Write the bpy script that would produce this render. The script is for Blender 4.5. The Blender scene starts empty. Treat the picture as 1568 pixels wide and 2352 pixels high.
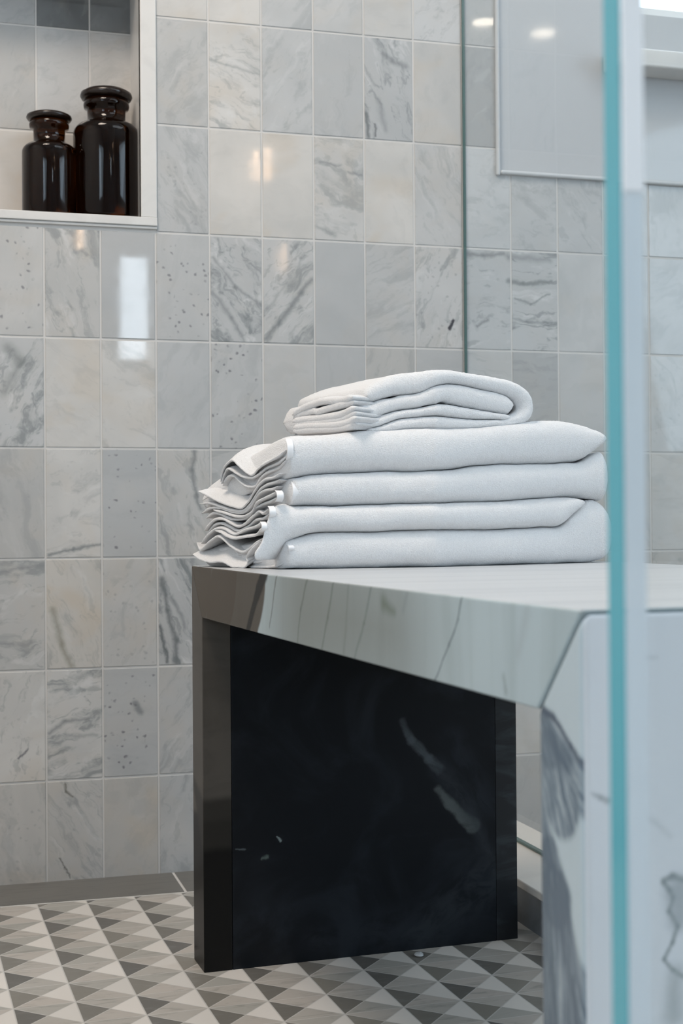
import bpy, bmesh, math, random
from math import sin, cos, pi, radians, sqrt, exp
from mathutils import Vector, Matrix, noise

S = bpy.context.scene
COL = S.collection
RND = random.Random(7)

# ------------------------------------------------------------------ camera
CH = 0.5206                                   # camera height above the floor
FPX = 3206.5                                  # focal length in pixels of the 1568 x 2352 frame
FW = Vector((0.2742, 0.9616, 0.0104)).normalized()
RT = Vector((0.9617, -0.2741, -0.0075)).normalized()
UP = RT.cross(FW).normalized()
RT = FW.cross(UP).normalized()
cam_d = bpy.data.cameras.new('camera'); cam = bpy.data.objects.new('camera', cam_d); COL.objects.link(cam)
M = Matrix((RT, UP, -FW)).transposed().to_4x4(); M.translation = Vector((0, 0, CH))
cam.matrix_world = M
cam_d.sensor_fit = 'VERTICAL'; cam_d.sensor_height = 36.0; cam_d.sensor_width = 24.0
cam_d.lens = FPX / 2352 * 36.0
cam_d.clip_start = 0.02; cam_d.clip_end = 50
cam_d.dof.use_dof = True; cam_d.dof.focus_distance = 1.62; cam_d.dof.aperture_fstop = 10.0
S.camera = cam
S.view_settings.view_transform = 'Standard'; S.view_settings.look = 'None'
S.view_settings.gamma = 1.0; S.view_settings.exposure = 0.0; S.view_settings.use_curve_mapping = False

# ------------------------------------------------------------------ light
wd = bpy.data.worlds.new('world'); S.world = wd; wd.use_nodes = True
wd.node_tree.nodes['Background'].inputs[0].default_value = (0.62, 0.75, 0.9, 1)
wd.node_tree.nodes['Background'].inputs[1].default_value = 0.3

def area(name, loc, target, sx, sy, power, color, spread=180):
    l = bpy.data.lights.new(name, 'AREA'); l.shape = 'RECTANGLE'; l.size = sx; l.size_y = sy
    l.energy = power; l.color = color; l.spread = radians(spread)
    o = bpy.data.objects.new(name, l); COL.objects.link(o); o.location = loc
    d = (Vector(target) - Vector(loc)).normalized()
    o.rotation_euler = d.to_track_quat('-Z', 'Y').to_euler()
    return o
# daylight through the large window in the right wall (window_2)
area('daylight_right_window', (3.1, -0.35, 1.45), (0.3, 0.9, 0.5), 1.5, 1.3, 20, (0.66, 0.84, 1.0))
# daylight through the window in the left wall, behind the camera (window_4)
area('daylight_left_window', (-1.08, -0.55, 1.25), (0.4, 0.8, 0.4), 0.9, 1.1, 8, (0.66, 0.85, 1.0))
# daylight through the window in the tiled wall (window_1)
area('daylight_back_window', (1.62, 2.06, 1.78), (1.1, 0.0, 0.6), 0.9, 0.7, 5, (0.78, 0.9, 1.0))
# the light bouncing down from the lit ceiling lamps
area('ceiling_lamp_light', (-0.25, 1.15, 2.36), (-0.1, 1.3, 0), 0.5, 0.6, 25.5, (1.0, 0.86, 0.735))
area('ceiling_lamp_light_2', (1.5, 0.5, 2.36), (1.4, 0.9, 0), 1.4, 1.2, 17, (0.90, 0.95, 1.0))

# ------------------------------------------------------------------ helpers
def at(px, py, Y):
    """point of the frame (px, py) taken onto the plane at distance Y in front of the camera"""
    d = FW + RT * ((px - 784) / FPX) - UP * ((py - 1176) / FPX)
    p = d * (Y / d.y)
    return Vector((p.x, p.y, p.z + CH))

def lin(xs, ys, x):
    if x <= xs[0]: return ys[0]
    for a in range(len(xs) - 1):
        if x <= xs[a + 1]:
            t = (x - xs[a]) / (xs[a + 1] - xs[a]); return ys[a] + t * (ys[a + 1] - ys[a])
    return ys[-1]

def smooth_curve(pts, n):
    """Catmull-Rom through pts (tuples), n samples, roughly even in chord length"""
    P = [Vector(p) for p in pts]
    P = [P[0] * 2 - P[1]] + P + [P[-1] * 2 - P[-2]]
    out = []
    segs = len(P) - 3
    L = [0]
    for i in range(segs): L.append(L[-1] + (P[i + 2] - P[i + 1]).length)
    for k in range(n):
        d = L[-1] * k / (n - 1)
        i = 0
        while i < segs - 1 and L[i + 1] < d: i += 1
        t = (d - L[i]) / max(1e-9, L[i + 1] - L[i])
        p0, p1, p2, p3 = P[i:i + 4]
        out.append(0.5 * ((2 * p1) + (p2 - p0) * t + (2 * p0 - 5 * p1 + 4 * p2 - p3) * t * t + (3 * p1 - p0 - 3 * p2 + p3) * t ** 3))
    return out

def obj(name, bm, mat, parent=None, smooth=False, bevel=0, seg=2, kind=None):
    me = bpy.data.meshes.new(name)
    bmesh.ops.recalc_face_normals(bm, faces=bm.faces)
    bm.to_mesh(me); bm.free()
    for m in (mat if isinstance(mat, (list, tuple)) else [mat]): me.materials.append(m)
    if smooth:
        for p in me.polygons: p.use_smooth = True
    o = bpy.data.objects.new(name, me); COL.objects.link(o)
    if parent: o.parent = parent
    if bevel:
        b = o.modifiers.new('bevel', 'BEVEL'); b.width = bevel; b.segments = seg; b.limit_method = 'ANGLE'; b.angle_limit = radians(40)
        if not smooth:
            for p in me.polygons: p.use_smooth = True
            w = o.modifiers.new('wn', 'WEIGHTED_NORMAL'); w.keep_sharp = False
    if kind: o['kind'] = kind
    return o

def box(bm, x0, x1, y0, y1, z0, z1, mi=0):
    v = [bm.verts.new(p) for p in ((x0,y0,z0),(x1,y0,z0),(x1,y1,z0),(x0,y1,z0),(x0,y0,z1),(x1,y0,z1),(x1,y1,z1),(x0,y1,z1))]
    for f in ((0,1,2,3),(4,5,6,7),(0,1,5,4),(1,2,6,5),(2,3,7,6),(3,0,4,7)):
        bm.faces.new([v[i] for i in f]).material_index = mi

def prism_x(bm, poly, x0, x1):
    a = [bm.verts.new((x0, y, z)) for y, z in poly]; b = [bm.verts.new((x1, y, z)) for y, z in poly]
    bm.faces.new(a); bm.faces.new(b[::-1])
    n = len(poly)
    for i in range(n): bm.faces.new((a[i], a[(i+1) % n], b[(i+1) % n], b[i]))

def lathe(bm, prof, cx, cy, n=64, mi=0):
    rings = []
    for r, z in prof:
        if r < 1e-6: rings.append([bm.verts.new((cx, cy, z))])
        else: rings.append([bm.verts.new((cx + r * cos(2*pi*k/n), cy + r * sin(2*pi*k/n), z)) for k in range(n)])
    for a, b in zip(rings, rings[1:]):
        for k in range(n):
            k2 = (k + 1) % n
            if len(a) == 1 and len(b) == 1: continue
            if len(a) == 1: f = (a[0], b[k], b[k2])
            elif len(b) == 1: f = (a[k], a[k2], b[0])
            else: f = (a[k], a[k2], b[k2], b[k])
            bm.faces.new(f).material_index = mi

def thing(name, label, cat, loc=(0,0,0), rz=0, group=None):
    o = bpy.data.objects.new(name, None); COL.objects.link(o); o.location = loc; o.rotation_euler = (0, 0, rz)
    o['label'] = label; o['category'] = cat
    if group: o['group'] = group
    return o
def tag(o, label, cat, group=None):
    o['label'] = label; o['category'] = cat
    if group: o['group'] = group
    return o

# ------------------------------------------------------------------ material helpers
class G:
    def __init__(s, name):
        s.m = bpy.data.materials.new(name); s.m.use_nodes = True
        s.nt = s.m.node_tree; s.b = s.nt.nodes['Principled BSDF']
    def n(s, t, **kw):
        x = s.nt.nodes.new(t)
        for k, v in kw.items(): setattr(x, k, v)
        return x
    def put(s, sock, v):
        if isinstance(v, bpy.types.NodeSocket): s.nt.links.new(v, sock)
        elif v is not None: sock.default_value = v
    def math(s, op, a, b=None, c=None, clamp=False):
        x = s.n('ShaderNodeMath', operation=op, use_clamp=clamp)
        for i, v in enumerate((a, b, c)): s.put(x.inputs[i], v)
        return x.outputs[0]
    def vmath(s, op, a, b=None, scale=None):
        x = s.n('ShaderNodeVectorMath', operation=op)
        s.put(x.inputs[0], a); s.put(x.inputs[1], b)
        if scale is not None: s.put(x.inputs['Scale'], scale)
        return x.outputs['Value'] if op in ('DOT_PRODUCT', 'LENGTH', 'DISTANCE') else x.outputs[0]
    def coord(s, which='Object'):
        return s.n('ShaderNodeTexCoord').outputs[which]
    def mapping(s, v, scale=(1,1,1), rot=(0,0,0), loc=(0,0,0)):
        x = s.n('ShaderNodeMapping'); s.put(x.inputs['Vector'], v)
        x.inputs['Scale'].default_value = scale; x.inputs['Rotation'].default_value = rot; x.inputs['Location'].default_value = loc
        return x.outputs[0]
    def noise(s, v, scale, detail=4, rough=.5, dist=0, color=False):
        x = s.n('ShaderNodeTexNoise'); s.put(x.inputs['Vector'], v)
        x.inputs['Scale'].default_value = scale; x.inputs['Detail'].default_value = detail
        x.inputs['Roughness'].default_value = rough; x.inputs['Distortion'].default_value = dist
        return x.outputs['Color' if color else 'Fac']
    def sep(s, v):
        x = s.n('ShaderNodeSeparateXYZ'); s.put(x.inputs[0], v); return x.outputs
    def comb(s, x_, y_, z_=0.0):
        x = s.n('ShaderNodeCombineXYZ')
        for i, v in enumerate((x_, y_, z_)): s.put(x.inputs[i], v)
        return x.outputs[0]
    def mr(s, v, a, b, c=0.0, d=1.0, smooth=True):
        x = s.n('ShaderNodeMapRange'); x.interpolation_type = 'SMOOTHSTEP' if smooth else 'LINEAR'
        for i, q in enumerate((v, a, b, c, d)): s.put(x.inputs[i], q)
        return x.outputs[0]
    def mix(s, f, a, b):
        x = s.n('ShaderNodeMix', data_type='RGBA')
        s.put(x.inputs[0], f)
        for i, v in ((6, a), (7, b)):
            if isinstance(v, tuple) and len(v) == 3: v = (*v, 1)
            s.put(x.inputs[i], v)
        return x.outputs[2]
    def attr(s, name):
        return s.n('ShaderNodeAttribute', attribute_name=name)
    def bump(s, h, strength=.3, dist=.001):
        x = s.n('ShaderNodeBump'); x.inputs['Strength'].default_value = strength; x.inputs['Distance'].default_value = dist
        s.put(x.inputs['Height'], h); s.put(s.b.inputs['Normal'], x.outputs[0]); return x
    def set(s, col=None, rough=None, **kw):
        if col is not None: s.put(s.b.inputs['Base Color'], (*col, 1) if isinstance(col, tuple) and len(col) == 3 else col)
        if rough is not None: s.put(s.b.inputs['Roughness'], rough)
        for k, v in kw.items(): s.put(s.b.inputs[k], v)
        return s.m
    def stroke(s, P, p0, p1, w0, w1, soft):
        """mask of a tapering vein from p0 to p1 in the (x, y) of P"""
        ba = (p1[0]-p0[0], p1[1]-p0[1], 0); L2 = ba[0]**2 + ba[1]**2
        pa = s.vmath('SUBTRACT', P, (p0[0], p0[1], 0))
        h = s.math('DIVIDE', s.vmath('DOT_PRODUCT', pa, ba), L2, clamp=True)
        d = s.vmath('LENGTH', s.vmath('SUBTRACT', pa, s.vmath('SCALE', ba, scale=h)))
        w = s.math('MULTIPLY_ADD', h, w1 - w0, w0)
        return s.mr(s.math('SUBTRACT', d, w), -soft, soft, 1.0, 0.0)

def simple(name, col, rough=.5, **kw):
    return G(name).set(col, rough, **kw)

# ---- marble wall tiles: tone / warmth / streak / speck ride on each tile
_g = (.21, .225, .23)
TILE_VEINS = [
    ([(1040, 736), (1031, 756)], .0030, .0015, (.05, .05, .06), .95), ([(1096, 748), (1118, 734)], .0025, .003, _g, .8),
    ([(842, 262), (845, 312)], .0035, .003, (.18, .195, .20), .9), ([(861, 283), (862, 312)], .0012, .002, (.13, .14, .145), .9), ([(868, 230), (885, 300)], .003, .006, _g, .6),
    ([(880, 125), (900, 140), (935, 155)], .003, .005, _g, .7),
    ([(612, 778), (640, 742), (690, 672), (716, 645)], .0035, .005, _g, .85), ([(612, 710), (660, 650)], .001, .004, _g, .5),
    ([(490, 590), (540, 660), (598, 700)], .002, .004, _g, .7), ([(490, 670), (530, 730), (560, 782)], .003, .005, _g, .7),
    ([(485, 135), (520, 150), (598, 172)], .0015, .003, (.30, .31, .31), .7), ([(1168, 645), (1200, 652), (1265, 648)], .0035, .003, (.22, .24, .24), .85),
    ([(1180, 685), (1220, 700), (1262, 675)], .0015, .0025, (.22, .24, .24), .8), ([(1075, 582), (1110, 588), (1158, 583)], .003, .004, _g, .8), ([(1168, 590), (1262, 598)], .004, .006, _g, .6),
    ([(20, 800), (48, 830), (10, 900)], .006, .010, (.22, .235, .23), .75), ([(75, 905), (82, 935)], .0008, .0015, _g, .7),
    ([(448, 1036), (440, 1080), (452, 1140), (458, 1170)], .003, .004, _g, .85), ([(112, 1276), (170, 1262), (232, 1250)], .0025, .003, _g, .85),
    ([(372, 1330), (385, 1400), (402, 1470), (405, 1525)], .0035, .004, (.17, .185, .19), .85), ([(368, 1440), (385, 1520)], .0025, .003, (.12, .135, .14), .9), ([(395, 1370), (425, 1440)], .002, .004, _g, .7),
    ([(120, 1400), (140, 1480), (165, 1530)], .004, .006, (.27, .26, .215), .8), ([(0, 1315), (50, 1302), (100, 1300)], .002, .005, _g, .7),
    ([(112, 1685), (150, 1655), (205, 1652)], .0025, .004, _g, .8), ([(150, 1690), (225, 1690)], .002, .004, _g, .6), ([(45, 1740), (62, 1722)], .0015, .002, (.14, .14, .16), .9),
    ([(310, 1615), (322, 1635)], .005, .004, _g, .8), ([(150, 1800), (155, 1820), (168, 1828)], .0015, .002, (.16, .16, .14), .9), ([(140, 1972), (150, 1995), (162, 2016)], .001, .0015, (.14, .14, .13), .9),
    ([(735, 372), (780, 380)], .0015, .004, _g, .7), ([(800, 395), (828, 402)], .0015, .003, _g, .7), ([(728, 520), (770, 540)], .002, .005, _g, .6)]
def mat_tile():
    g = G('tile_marble')
    a = g.attr('tone').outputs['Vector']; t = g.sep(a)           # x tone, y warm, z streak
    sv = g.attr('streakvec').outputs['Vector']; lv = g.attr('localvec').outputs['Vector']
    sp = g.attr('speck').outputs['Fac']
    dark = g.mix(t[1], (0.325, 0.332, 0.336), (0.37, 0.352, 0.325))
    light = g.mix(t[1], (0.60, 0.606, 0.612), (0.66, 0.628, 0.588))
    base = g.mix(t[0], dark, light)
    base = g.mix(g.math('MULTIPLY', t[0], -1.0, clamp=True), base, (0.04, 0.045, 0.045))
    cloud = g.noise(lv, 9, 3, .5, .6)
    base = g.mix(g.mr(cloud, .3, .75, 0, .38), base, g.mix(.5, dark, (0.39, 0.41, 0.42)))
    warmn = g.noise(g.vmath('ADD', lv, (7.3, 2.1, 0)), 14, 2, .5, .5)
    base = g.mix(g.math('MULTIPLY', g.mr(warmn, .45, .7), g.math('MULTIPLY_ADD', t[1], .42, .05)), base, (0.52, 0.44, 0.345))
    sv = g.vmath('ADD', sv, g.vmath('SCALE', g.vmath('SUBTRACT', g.noise(lv, 20, 3, .55, 0, True), (.5, .5, .5)), scale=1.15))
    st = g.noise(sv, 1.0, 5, .60, .5)
    lo = g.math('MAXIMUM', g.mr(st, .50, .66), g.math('MULTIPLY', g.mr(g.noise(g.vmath('ADD', sv, (9.1, 1.7, 2.4)), 1.9, 4, .6, .8), .56, .66), .6))
    base = g.mix(g.math('MULTIPLY', lo, g.math('MULTIPLY', t[2], .8), clamp=True), base, (0.205, 0.225, 0.23))
    wh = g.mr(g.noise(g.vmath('ADD', sv, (3.1, 8.7, 4.4)), 1.3, 4, .5, .6), .56, .72)
    base = g.mix(g.math('MULTIPLY', wh, g.math('MULTIPLY', t[2], .45)), base, (0.68, 0.68, 0.68))
    vo = g.n('ShaderNodeTexVoronoi'); g.put(vo.inputs['Vector'], g.vmath('ADD', lv, g.vmath('SCALE', g.noise(lv, 60, 2, .5, 0, True), scale=.012)))
    vo.inputs['Scale'].default_value = 98; vo.inputs['Randomness'].default_value = 1.0
    sel = g.mr(g.sep(vo.outputs['Color'])[0], .30, .36)
    dot = g.math('MULTIPLY', g.mr(vo.outputs['Distance'], .10, .32, 1, 0), sel)
    clus = g.mr(g.noise(lv, 30, 2), .42, .52)
    # single veins and inclusions that belong to particular tiles
    oc = g.sep(g.coord()); PP = g.comb(oc[0], oc[2])
    PP = g.vmath('ADD', PP, g.vmath('MULTIPLY', g.vmath('SCALE', g.vmath('SUBTRACT', g.noise(g.coord(), 55, 4, .6, 0, True), (.5, .5, .5)), scale=.012), (1, 1, 0)))
    for pts, w, soft, c, k in TILE_VEINS:
        q = [at(x_, y_, 2.1) for x_, y_ in pts]
        for a_, b_ in zip(q, q[1:]):
            base = g.mix(g.math('MULTIPLY', g.stroke(PP, (a_.x, a_.z), (b_.x, b_.z), w, w*.8, soft), k), base, c)
    base = g.mix(g.math('MULTIPLY', g.math('MULTIPLY', dot, clus), g.math('MULTIPLY', sp, .85), clamp=True), base, (0.17, 0.17, 0.185))
    rg = g.mr(g.noise(lv, 40, 3), .3, .7, .02, .05)
    g.set(base, rg, **{'Specular IOR Level': .45})
    g.bump(g.noise(lv, 12, 2), .02, .001)
    return g.m
M_TILE = mat_tile()
M_GROUT = simple('grout', (0.60, 0.585, 0.565), .8)

def mat_marble(name, base=(0.60, 0.62, 0.63), dark=(0.36, 0.39, 0.41), scale=6, amt=.45, rough=.22, strokes=None, plane='yz', stretch=(1,1,1), warp=.012, warp_scale=25):
    """polished marble; strokes = [(p0,p1,w0,w1,soft,colour,strength)] in metres of the named plane"""
    g = G(name); co = g.coord()
    mp = g.mapping(co, scale=stretch)
    n1 = g.noise(mp, scale, 6, .58, 1.1)
    col = g.mix(g.math('MULTIPLY', g.mr(n1, .45, .72), amt), base, dark)
    n2 = g.noise(g.vmath('ADD', mp, (5, 3, 1)), scale * .5, 3, .5, .5)
    col = g.mix(g.mr(n2, .4, .7, 0, .25), col, (base[0]*.88, base[1]*.92, base[2]*.95))
    if strokes:
        x = g.sep(co); pick = {'x': x[0], 'y': x[1], 'z': x[2]}
        P = g.comb(pick[plane[0]], pick[plane[1]])
        wv = g.vmath('SCALE', g.vmath('SUBTRACT', g.noise(co, warp_scale, 4, .6, 0, True), (.5, .5, .5)), scale=warp)
        P = g.vmath('ADD', P, g.vmath('MULTIPLY', wv, (1, 1, 0)))
        for st in strokes:
            p0, p1, w0, w1, soft, c, k = st[:7]
            mk = g.stroke(P, p0, p1, w0, w1, soft)
            if len(st) > 7:                      # streaky inside
                ang = math.atan2(p1[1]-p0[1], p1[0]-p0[0])
                q = g.mapping(P, rot=(0, 0, -ang)); q = g.mapping(q, scale=(st[7][0], st[7][1], 1))
                f = g.noise(q, 1.0, 5, .65, .6)
                mk = g.math('MULTIPLY', mk, g.mr(f, .34, .60, st[7][2], 1.0))
            col = g.mix(g.math('MULTIPLY', mk, k), col, c)
    g.set(col, rough, **{'Specular IOR Level': .4})
    return g.m

M_TRIM = mat_marble('trim_marble', (0.66, 0.645, 0.625), (0.5, 0.49, 0.48), 14, .35, .2)
M_BORDER = mat_marble('border_marble', (0.16, 0.153, 0.14), (0.09, 0.088, 0.085), 12, .6, .35, stretch=(1, 5, 1))
M_CURB = mat_marble('curb_marble', (0.72, 0.68, 0.63), (0.5, 0.48, 0.45), 12, .3, .3)
M_PAINT = G('painted_wall').set((0.50, 0.51, 0.525), .05)
M_WHITE = simple('white_paint', (0.78, 0.78, 0.77), .5)
M_CEIL = simple('ceiling_paint', (0.80, 0.80, 0.78), .8)

def mat_floor():
    g = G('floor_mosaic'); co = g.coord()
    a = 0.0669; an = 0.0359
    x = g.sep(co)
    dx = g.math('SUBTRACT', x[0], .1304); dy = g.math('SUBTRACT', x[1], 1.763)
    c, s_ = cos(an), sin(an)
    U = g.math('DIVIDE', g.math('ADD', g.math('MULTIPLY', dx, c), g.math('MULTIPLY', dy, s_)), a)
    V = g.math('DIVIDE', g.math('SUBTRACT', g.math('MULTIPLY', dy, c), g.math('MULTIPLY', dx, s_)), a)
    iu = g.math('FLOOR', U); iv = g.math('FLOOR', V)
    fu = g.math('SUBTRACT', g.math('SUBTRACT', U, iu), .5); fv = g.math('SUBTRACT', g.math('SUBTRACT', V, iv), .5)
    au = g.math('ABSOLUTE', fu); av = g.math('ABSOLUTE', fv)
    side = g.math('GREATER_THAN', au, av)
    right = g.math('GREATER_THAN', fu, 0.0); top = g.math('GREATER_THAN', fv, 0.0)
    tri = g.math('ADD', g.math('MULTIPLY', side, g.math('ADD', right, 1.0)), g.math('MULTIPLY', g.math('SUBTRACT', 1.0, side), g.math('ADD', top, 3.0)))
    wn = g.n('ShaderNodeTexWhiteNoise'); g.put(wn.inputs['Vector'], g.comb(iu, iv, tri)); r = g.sep(wn.outputs['Color'])
    grain = g.noise(g.mapping(co, scale=(25, 90, 1), rot=(0, 0, .6)), 1.0, 4, .6, .8)
    vein = g.mr(grain, .5, .75)
    dk = g.mix(r[0], (0.125, 0.12, 0.112), (0.25, 0.235, 0.205)); dk = g.mix(g.math('MULTIPLY', vein, .3), dk, (.3, .3, .29))
    wh = g.mix(r[1], (0.74, 0.70, 0.655), (0.64, 0.615, 0.58))
    be = g.mix(r[2], (0.385, 0.375, 0.345), (0.49, 0.45, 0.41)); be = g.mix(g.math('MULTIPLY', vein, .75), be, (.26, .25, .225))
    col = g.mix(side, be, g.mix(right, dk, wh))
    # rare swap: a dark piece laid in a lighter stone
    # grout: cell edges and diagonals
    e1 = g.math('SUBTRACT', .5, g.math('MAXIMUM', au, av)); e2 = g.math('MULTIPLY', g.math('ABSOLUTE', g.math('SUBTRACT', au, av)), .707)
    gr = g.mr(g.math('MINIMUM', e1, e2), .006, .016, 1, 0)
    col = g.mix(g.math('MULTIPLY', gr, .8), col, (0.56, 0.545, 0.52))
    g.set(col, .38, **{'Specular IOR Level': .35})
    g.bump(g.math('SUBTRACT', 1.0, gr), .15, .0006)
    return g.m
M_FLOOR = mat_floor()

def mat_towel():
    g = G('terry_cotton'); co = g.coord()
    n = g.noise(co, 650, 3, .6); n2 = g.noise(co, 1500, 2, .6)
    h = g.math('ADD', g.math('MULTIPLY', n, 1.0), g.math('MULTIPLY', n2, .6))
    col = g.mix(g.mr(g.noise(co, 900, 2), .35, .65), (0.80, 0.80, 0.81), (0.87, 0.87, 0.875))
    g.set(col, 1.0, **{'Specular IOR Level': .05, 'Sheen Weight': .35, 'Sheen Roughness': .5})
    g.bump(h, .8, .0016)
    return g.m
M_TOWEL = mat_towel()
def mat_hem():
    g = G('woven_hem'); co = g.coord()
    g.set((0.86, 0.86, 0.87), .8, **{'Specular IOR Level': .15, 'Sheen Weight': .2})
    g.bump(g.noise(g.mapping(co, scale=(1, 1, 6)), 300, 2), .3, .0006)
    return g.m
M_HEM = mat_hem()

def mat_pane(name, tint, refl=.06):
    g = G(name); nt = g.nt
    tr = g.n('ShaderNodeBsdfTransparent'); tr.inputs[0].default_value = (*tint, 1)
    gl = g.n('ShaderNodeBsdfGlossy'); gl.inputs['Roughness'].default_value = .0
    fr = g.n('ShaderNodeFresnel'); fr.inputs['IOR'].default_value = 1.33
    mx = g.n('ShaderNodeMixShader')
    gm = g.n('ShaderNodeNewGeometry'); nt.links.new(g.math('MULTIPLY', fr.outputs[0], g.math('SUBTRACT', 1.0, gm.outputs['Backfacing'])), mx.inputs[0]); nt.links.new(tr.outputs[0], mx.inputs[1]); nt.links.new(gl.outputs[0], mx.inputs[2])
    nt.links.new(mx.outputs[0], nt.nodes['Material Output'].inputs[0]); nt.nodes.remove(g.b)
    return g.m
M_PANE = mat_pane('clear_glass', (0.982, 0.992, 0.994))
M_EDGE_DARK = simple('dark_green_glass_edge', (0.06, 0.13, 0.125), .15)
M_EDGE_TEAL = simple('teal_glass_edge', (0.125, 0.44, 0.52), .12)
M_SEAL = simple('white_vinyl_seal', (0.97, 0.97, 0.98), .25)
M_STEEL = simple('brushed_steel', (.6, .6, .6), .3, Metallic=1.0)

def mat_amber():
    g = G('amber_glass')
    g.set((0.045, 0.012, 0.002), .06, **{'Transmission Weight': .95, 'IOR': 1.36, 'Specular IOR Level': .5})
    return g.m
M_AMBER = mat_amber()
M_AMBER_DARK = G('ground_amber_stopper').set((0.012, 0.006, 0.004), .25, **{'Specular IOR Level': .5})

def mat_emit(name, col, k):
    g = G(name); g.set((0, 0, 0), .5, **{'Emission Color': (*col, 1), 'Emission Strength': k}); return g.m
M_LAMP = mat_emit('lit_lamp_glass', (1.0, 0.66, 0.42), 15)
M_DOWN = mat_emit('lit_downlight', (1.0, 0.86, 0.70), 22)
M_SKY = mat_emit('daylight_pane', (0.72, 0.86, 1.0), 3.0)

# ------------------------------------------------------------------ room shell
XL, XR, YB, YF, HC = -1.15, 3.2, 2.1, -2.7, 2.4
bm = bmesh.new(); box(bm, XL-.1, XR+.1, YF-.1, YB+.25, -.08, 0); obj('floor', bm, M_FLOOR, kind='structure')
bm = bmesh.new(); box(bm, XL-.1, XR+.1, YF-.1, YB+.25, HC, HC+.08); obj('ceiling', bm, M_CEIL, kind='structure')
bm = bmesh.new()
LW = (-1.0, -.1, .7, 1.8)
box(bm, XL-.1, XL, YF-.1, LW[0], 0, HC); box(bm, XL-.1, XL, LW[1], YB, 0, HC); box(bm, XL-.1, XL, LW[0], LW[1], 0, LW[2]); box(bm, XL-.1, XL, LW[0], LW[1], LW[3], HC)
obj('wall_left', bm, M_TRIM, kind='structure')
# right wall with the big window opening
WY0, WY1, WZ0, WZ1 = -1.2, .5, .75, 2.1
bm = bmesh.new()
box(bm, XR, XR+.1, YF-.1, WY0, 0, HC); box(bm, XR, XR+.1, WY1, YB+.25, 0, HC)
box(bm, XR, XR+.1, WY0, WY1, 0, WZ0); box(bm, XR, XR+.1, WY0, WY1, WZ1, HC)
obj('wall_right', bm, M_WHITE, kind='structure')
def window_frame(nm, parts, glass, mat=None):
    bm = bmesh.new()
    for b in parts: box(bm, *b)
    w = obj(nm, bm, M_WHITE, bevel=.002, kind='structure')
    bm = bmesh.new(); box(bm, *glass); obj('pane', bm, mat or M_SKY, parent=w)
    return w
window_frame('window_2', [(XR+.01, XR+.06, WY0, WY0+.06, WZ0, WZ1), (XR+.01, XR+.06, WY1-.06, WY1, WZ0, WZ1),
    (XR+.01, XR+.06, WY0+.06, WY1-.06, WZ0, WZ0+.06), (XR+.01, XR+.06, WY0+.06, WY1-.06, WZ1-.06, WZ1)], (XR+.07, XR+.08, WY0+.05, WY1-.05, WZ0+.05, WZ1-.05))
window_frame('window_4', [(XL-.06, XL-.01, LW[0], LW[0]+.05, LW[2], LW[3]), (XL-.06, XL-.01, LW[1]-.05, LW[1], LW[2], LW[3]), (XL-.06, XL-.01, LW[0]+.05, LW[1]-.05, LW[2], LW[2]+.05), (XL-.06, XL-.01, LW[0]+.05, LW[1]-.05, LW[3]-.05, LW[3])], (XL-.08, XL-.07, LW[0]+.04, LW[1]-.04, LW[2]+.04, LW[3]-.04), mat_emit('left_daylight_pane', (0.72, 0.86, 1.0), 5.0))
# wall behind the camera, with a slender window that the tiles mirror
NX, NZ = None, None
def mirror_spot(px, py, y):
    w = at(px, py, YB); d = w - Vector((0, 0, CH)); k = (YB - y) / d.y
    return Vector((w.x + d.x * k, y, w.z + d.z * k))
a_ = mirror_spot(264, 586, YF); b_ = mirror_spot(338, 835, YF)
WX0, WX1, VZ0, VZ1 = a_.x, b_.x, b_.z, a_.z
bm = bmesh.new()
box(bm, XL-.1, WX0, YF-.1, YF, 0, HC); box(bm, WX1, XR+.1, YF-.1, YF, 0, HC)
box(bm, WX0, WX1, YF-.1, YF, 0, VZ0); box(bm, WX0, WX1, YF-.1, YF, VZ1, HC)
obj('wall_front', bm, simple('front_wall_paint', (.42, .44, .46), .7), kind='structure')
window_frame('window_3', [(WX0, WX0+.01, YF-.05, YF-.01, VZ0, VZ1), (WX1-.01, WX1, YF-.05, YF-.01, VZ0, VZ1), (WX0+.01, WX1-.01, YF-.05, YF-.01, VZ0, VZ0+.01)],
    (WX0, WX1, YF-.07, YF-.06, VZ0, VZ1), mat_emit('bright_daylight_pane', (0.80, 0.90, 1.0), 13.0))

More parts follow.
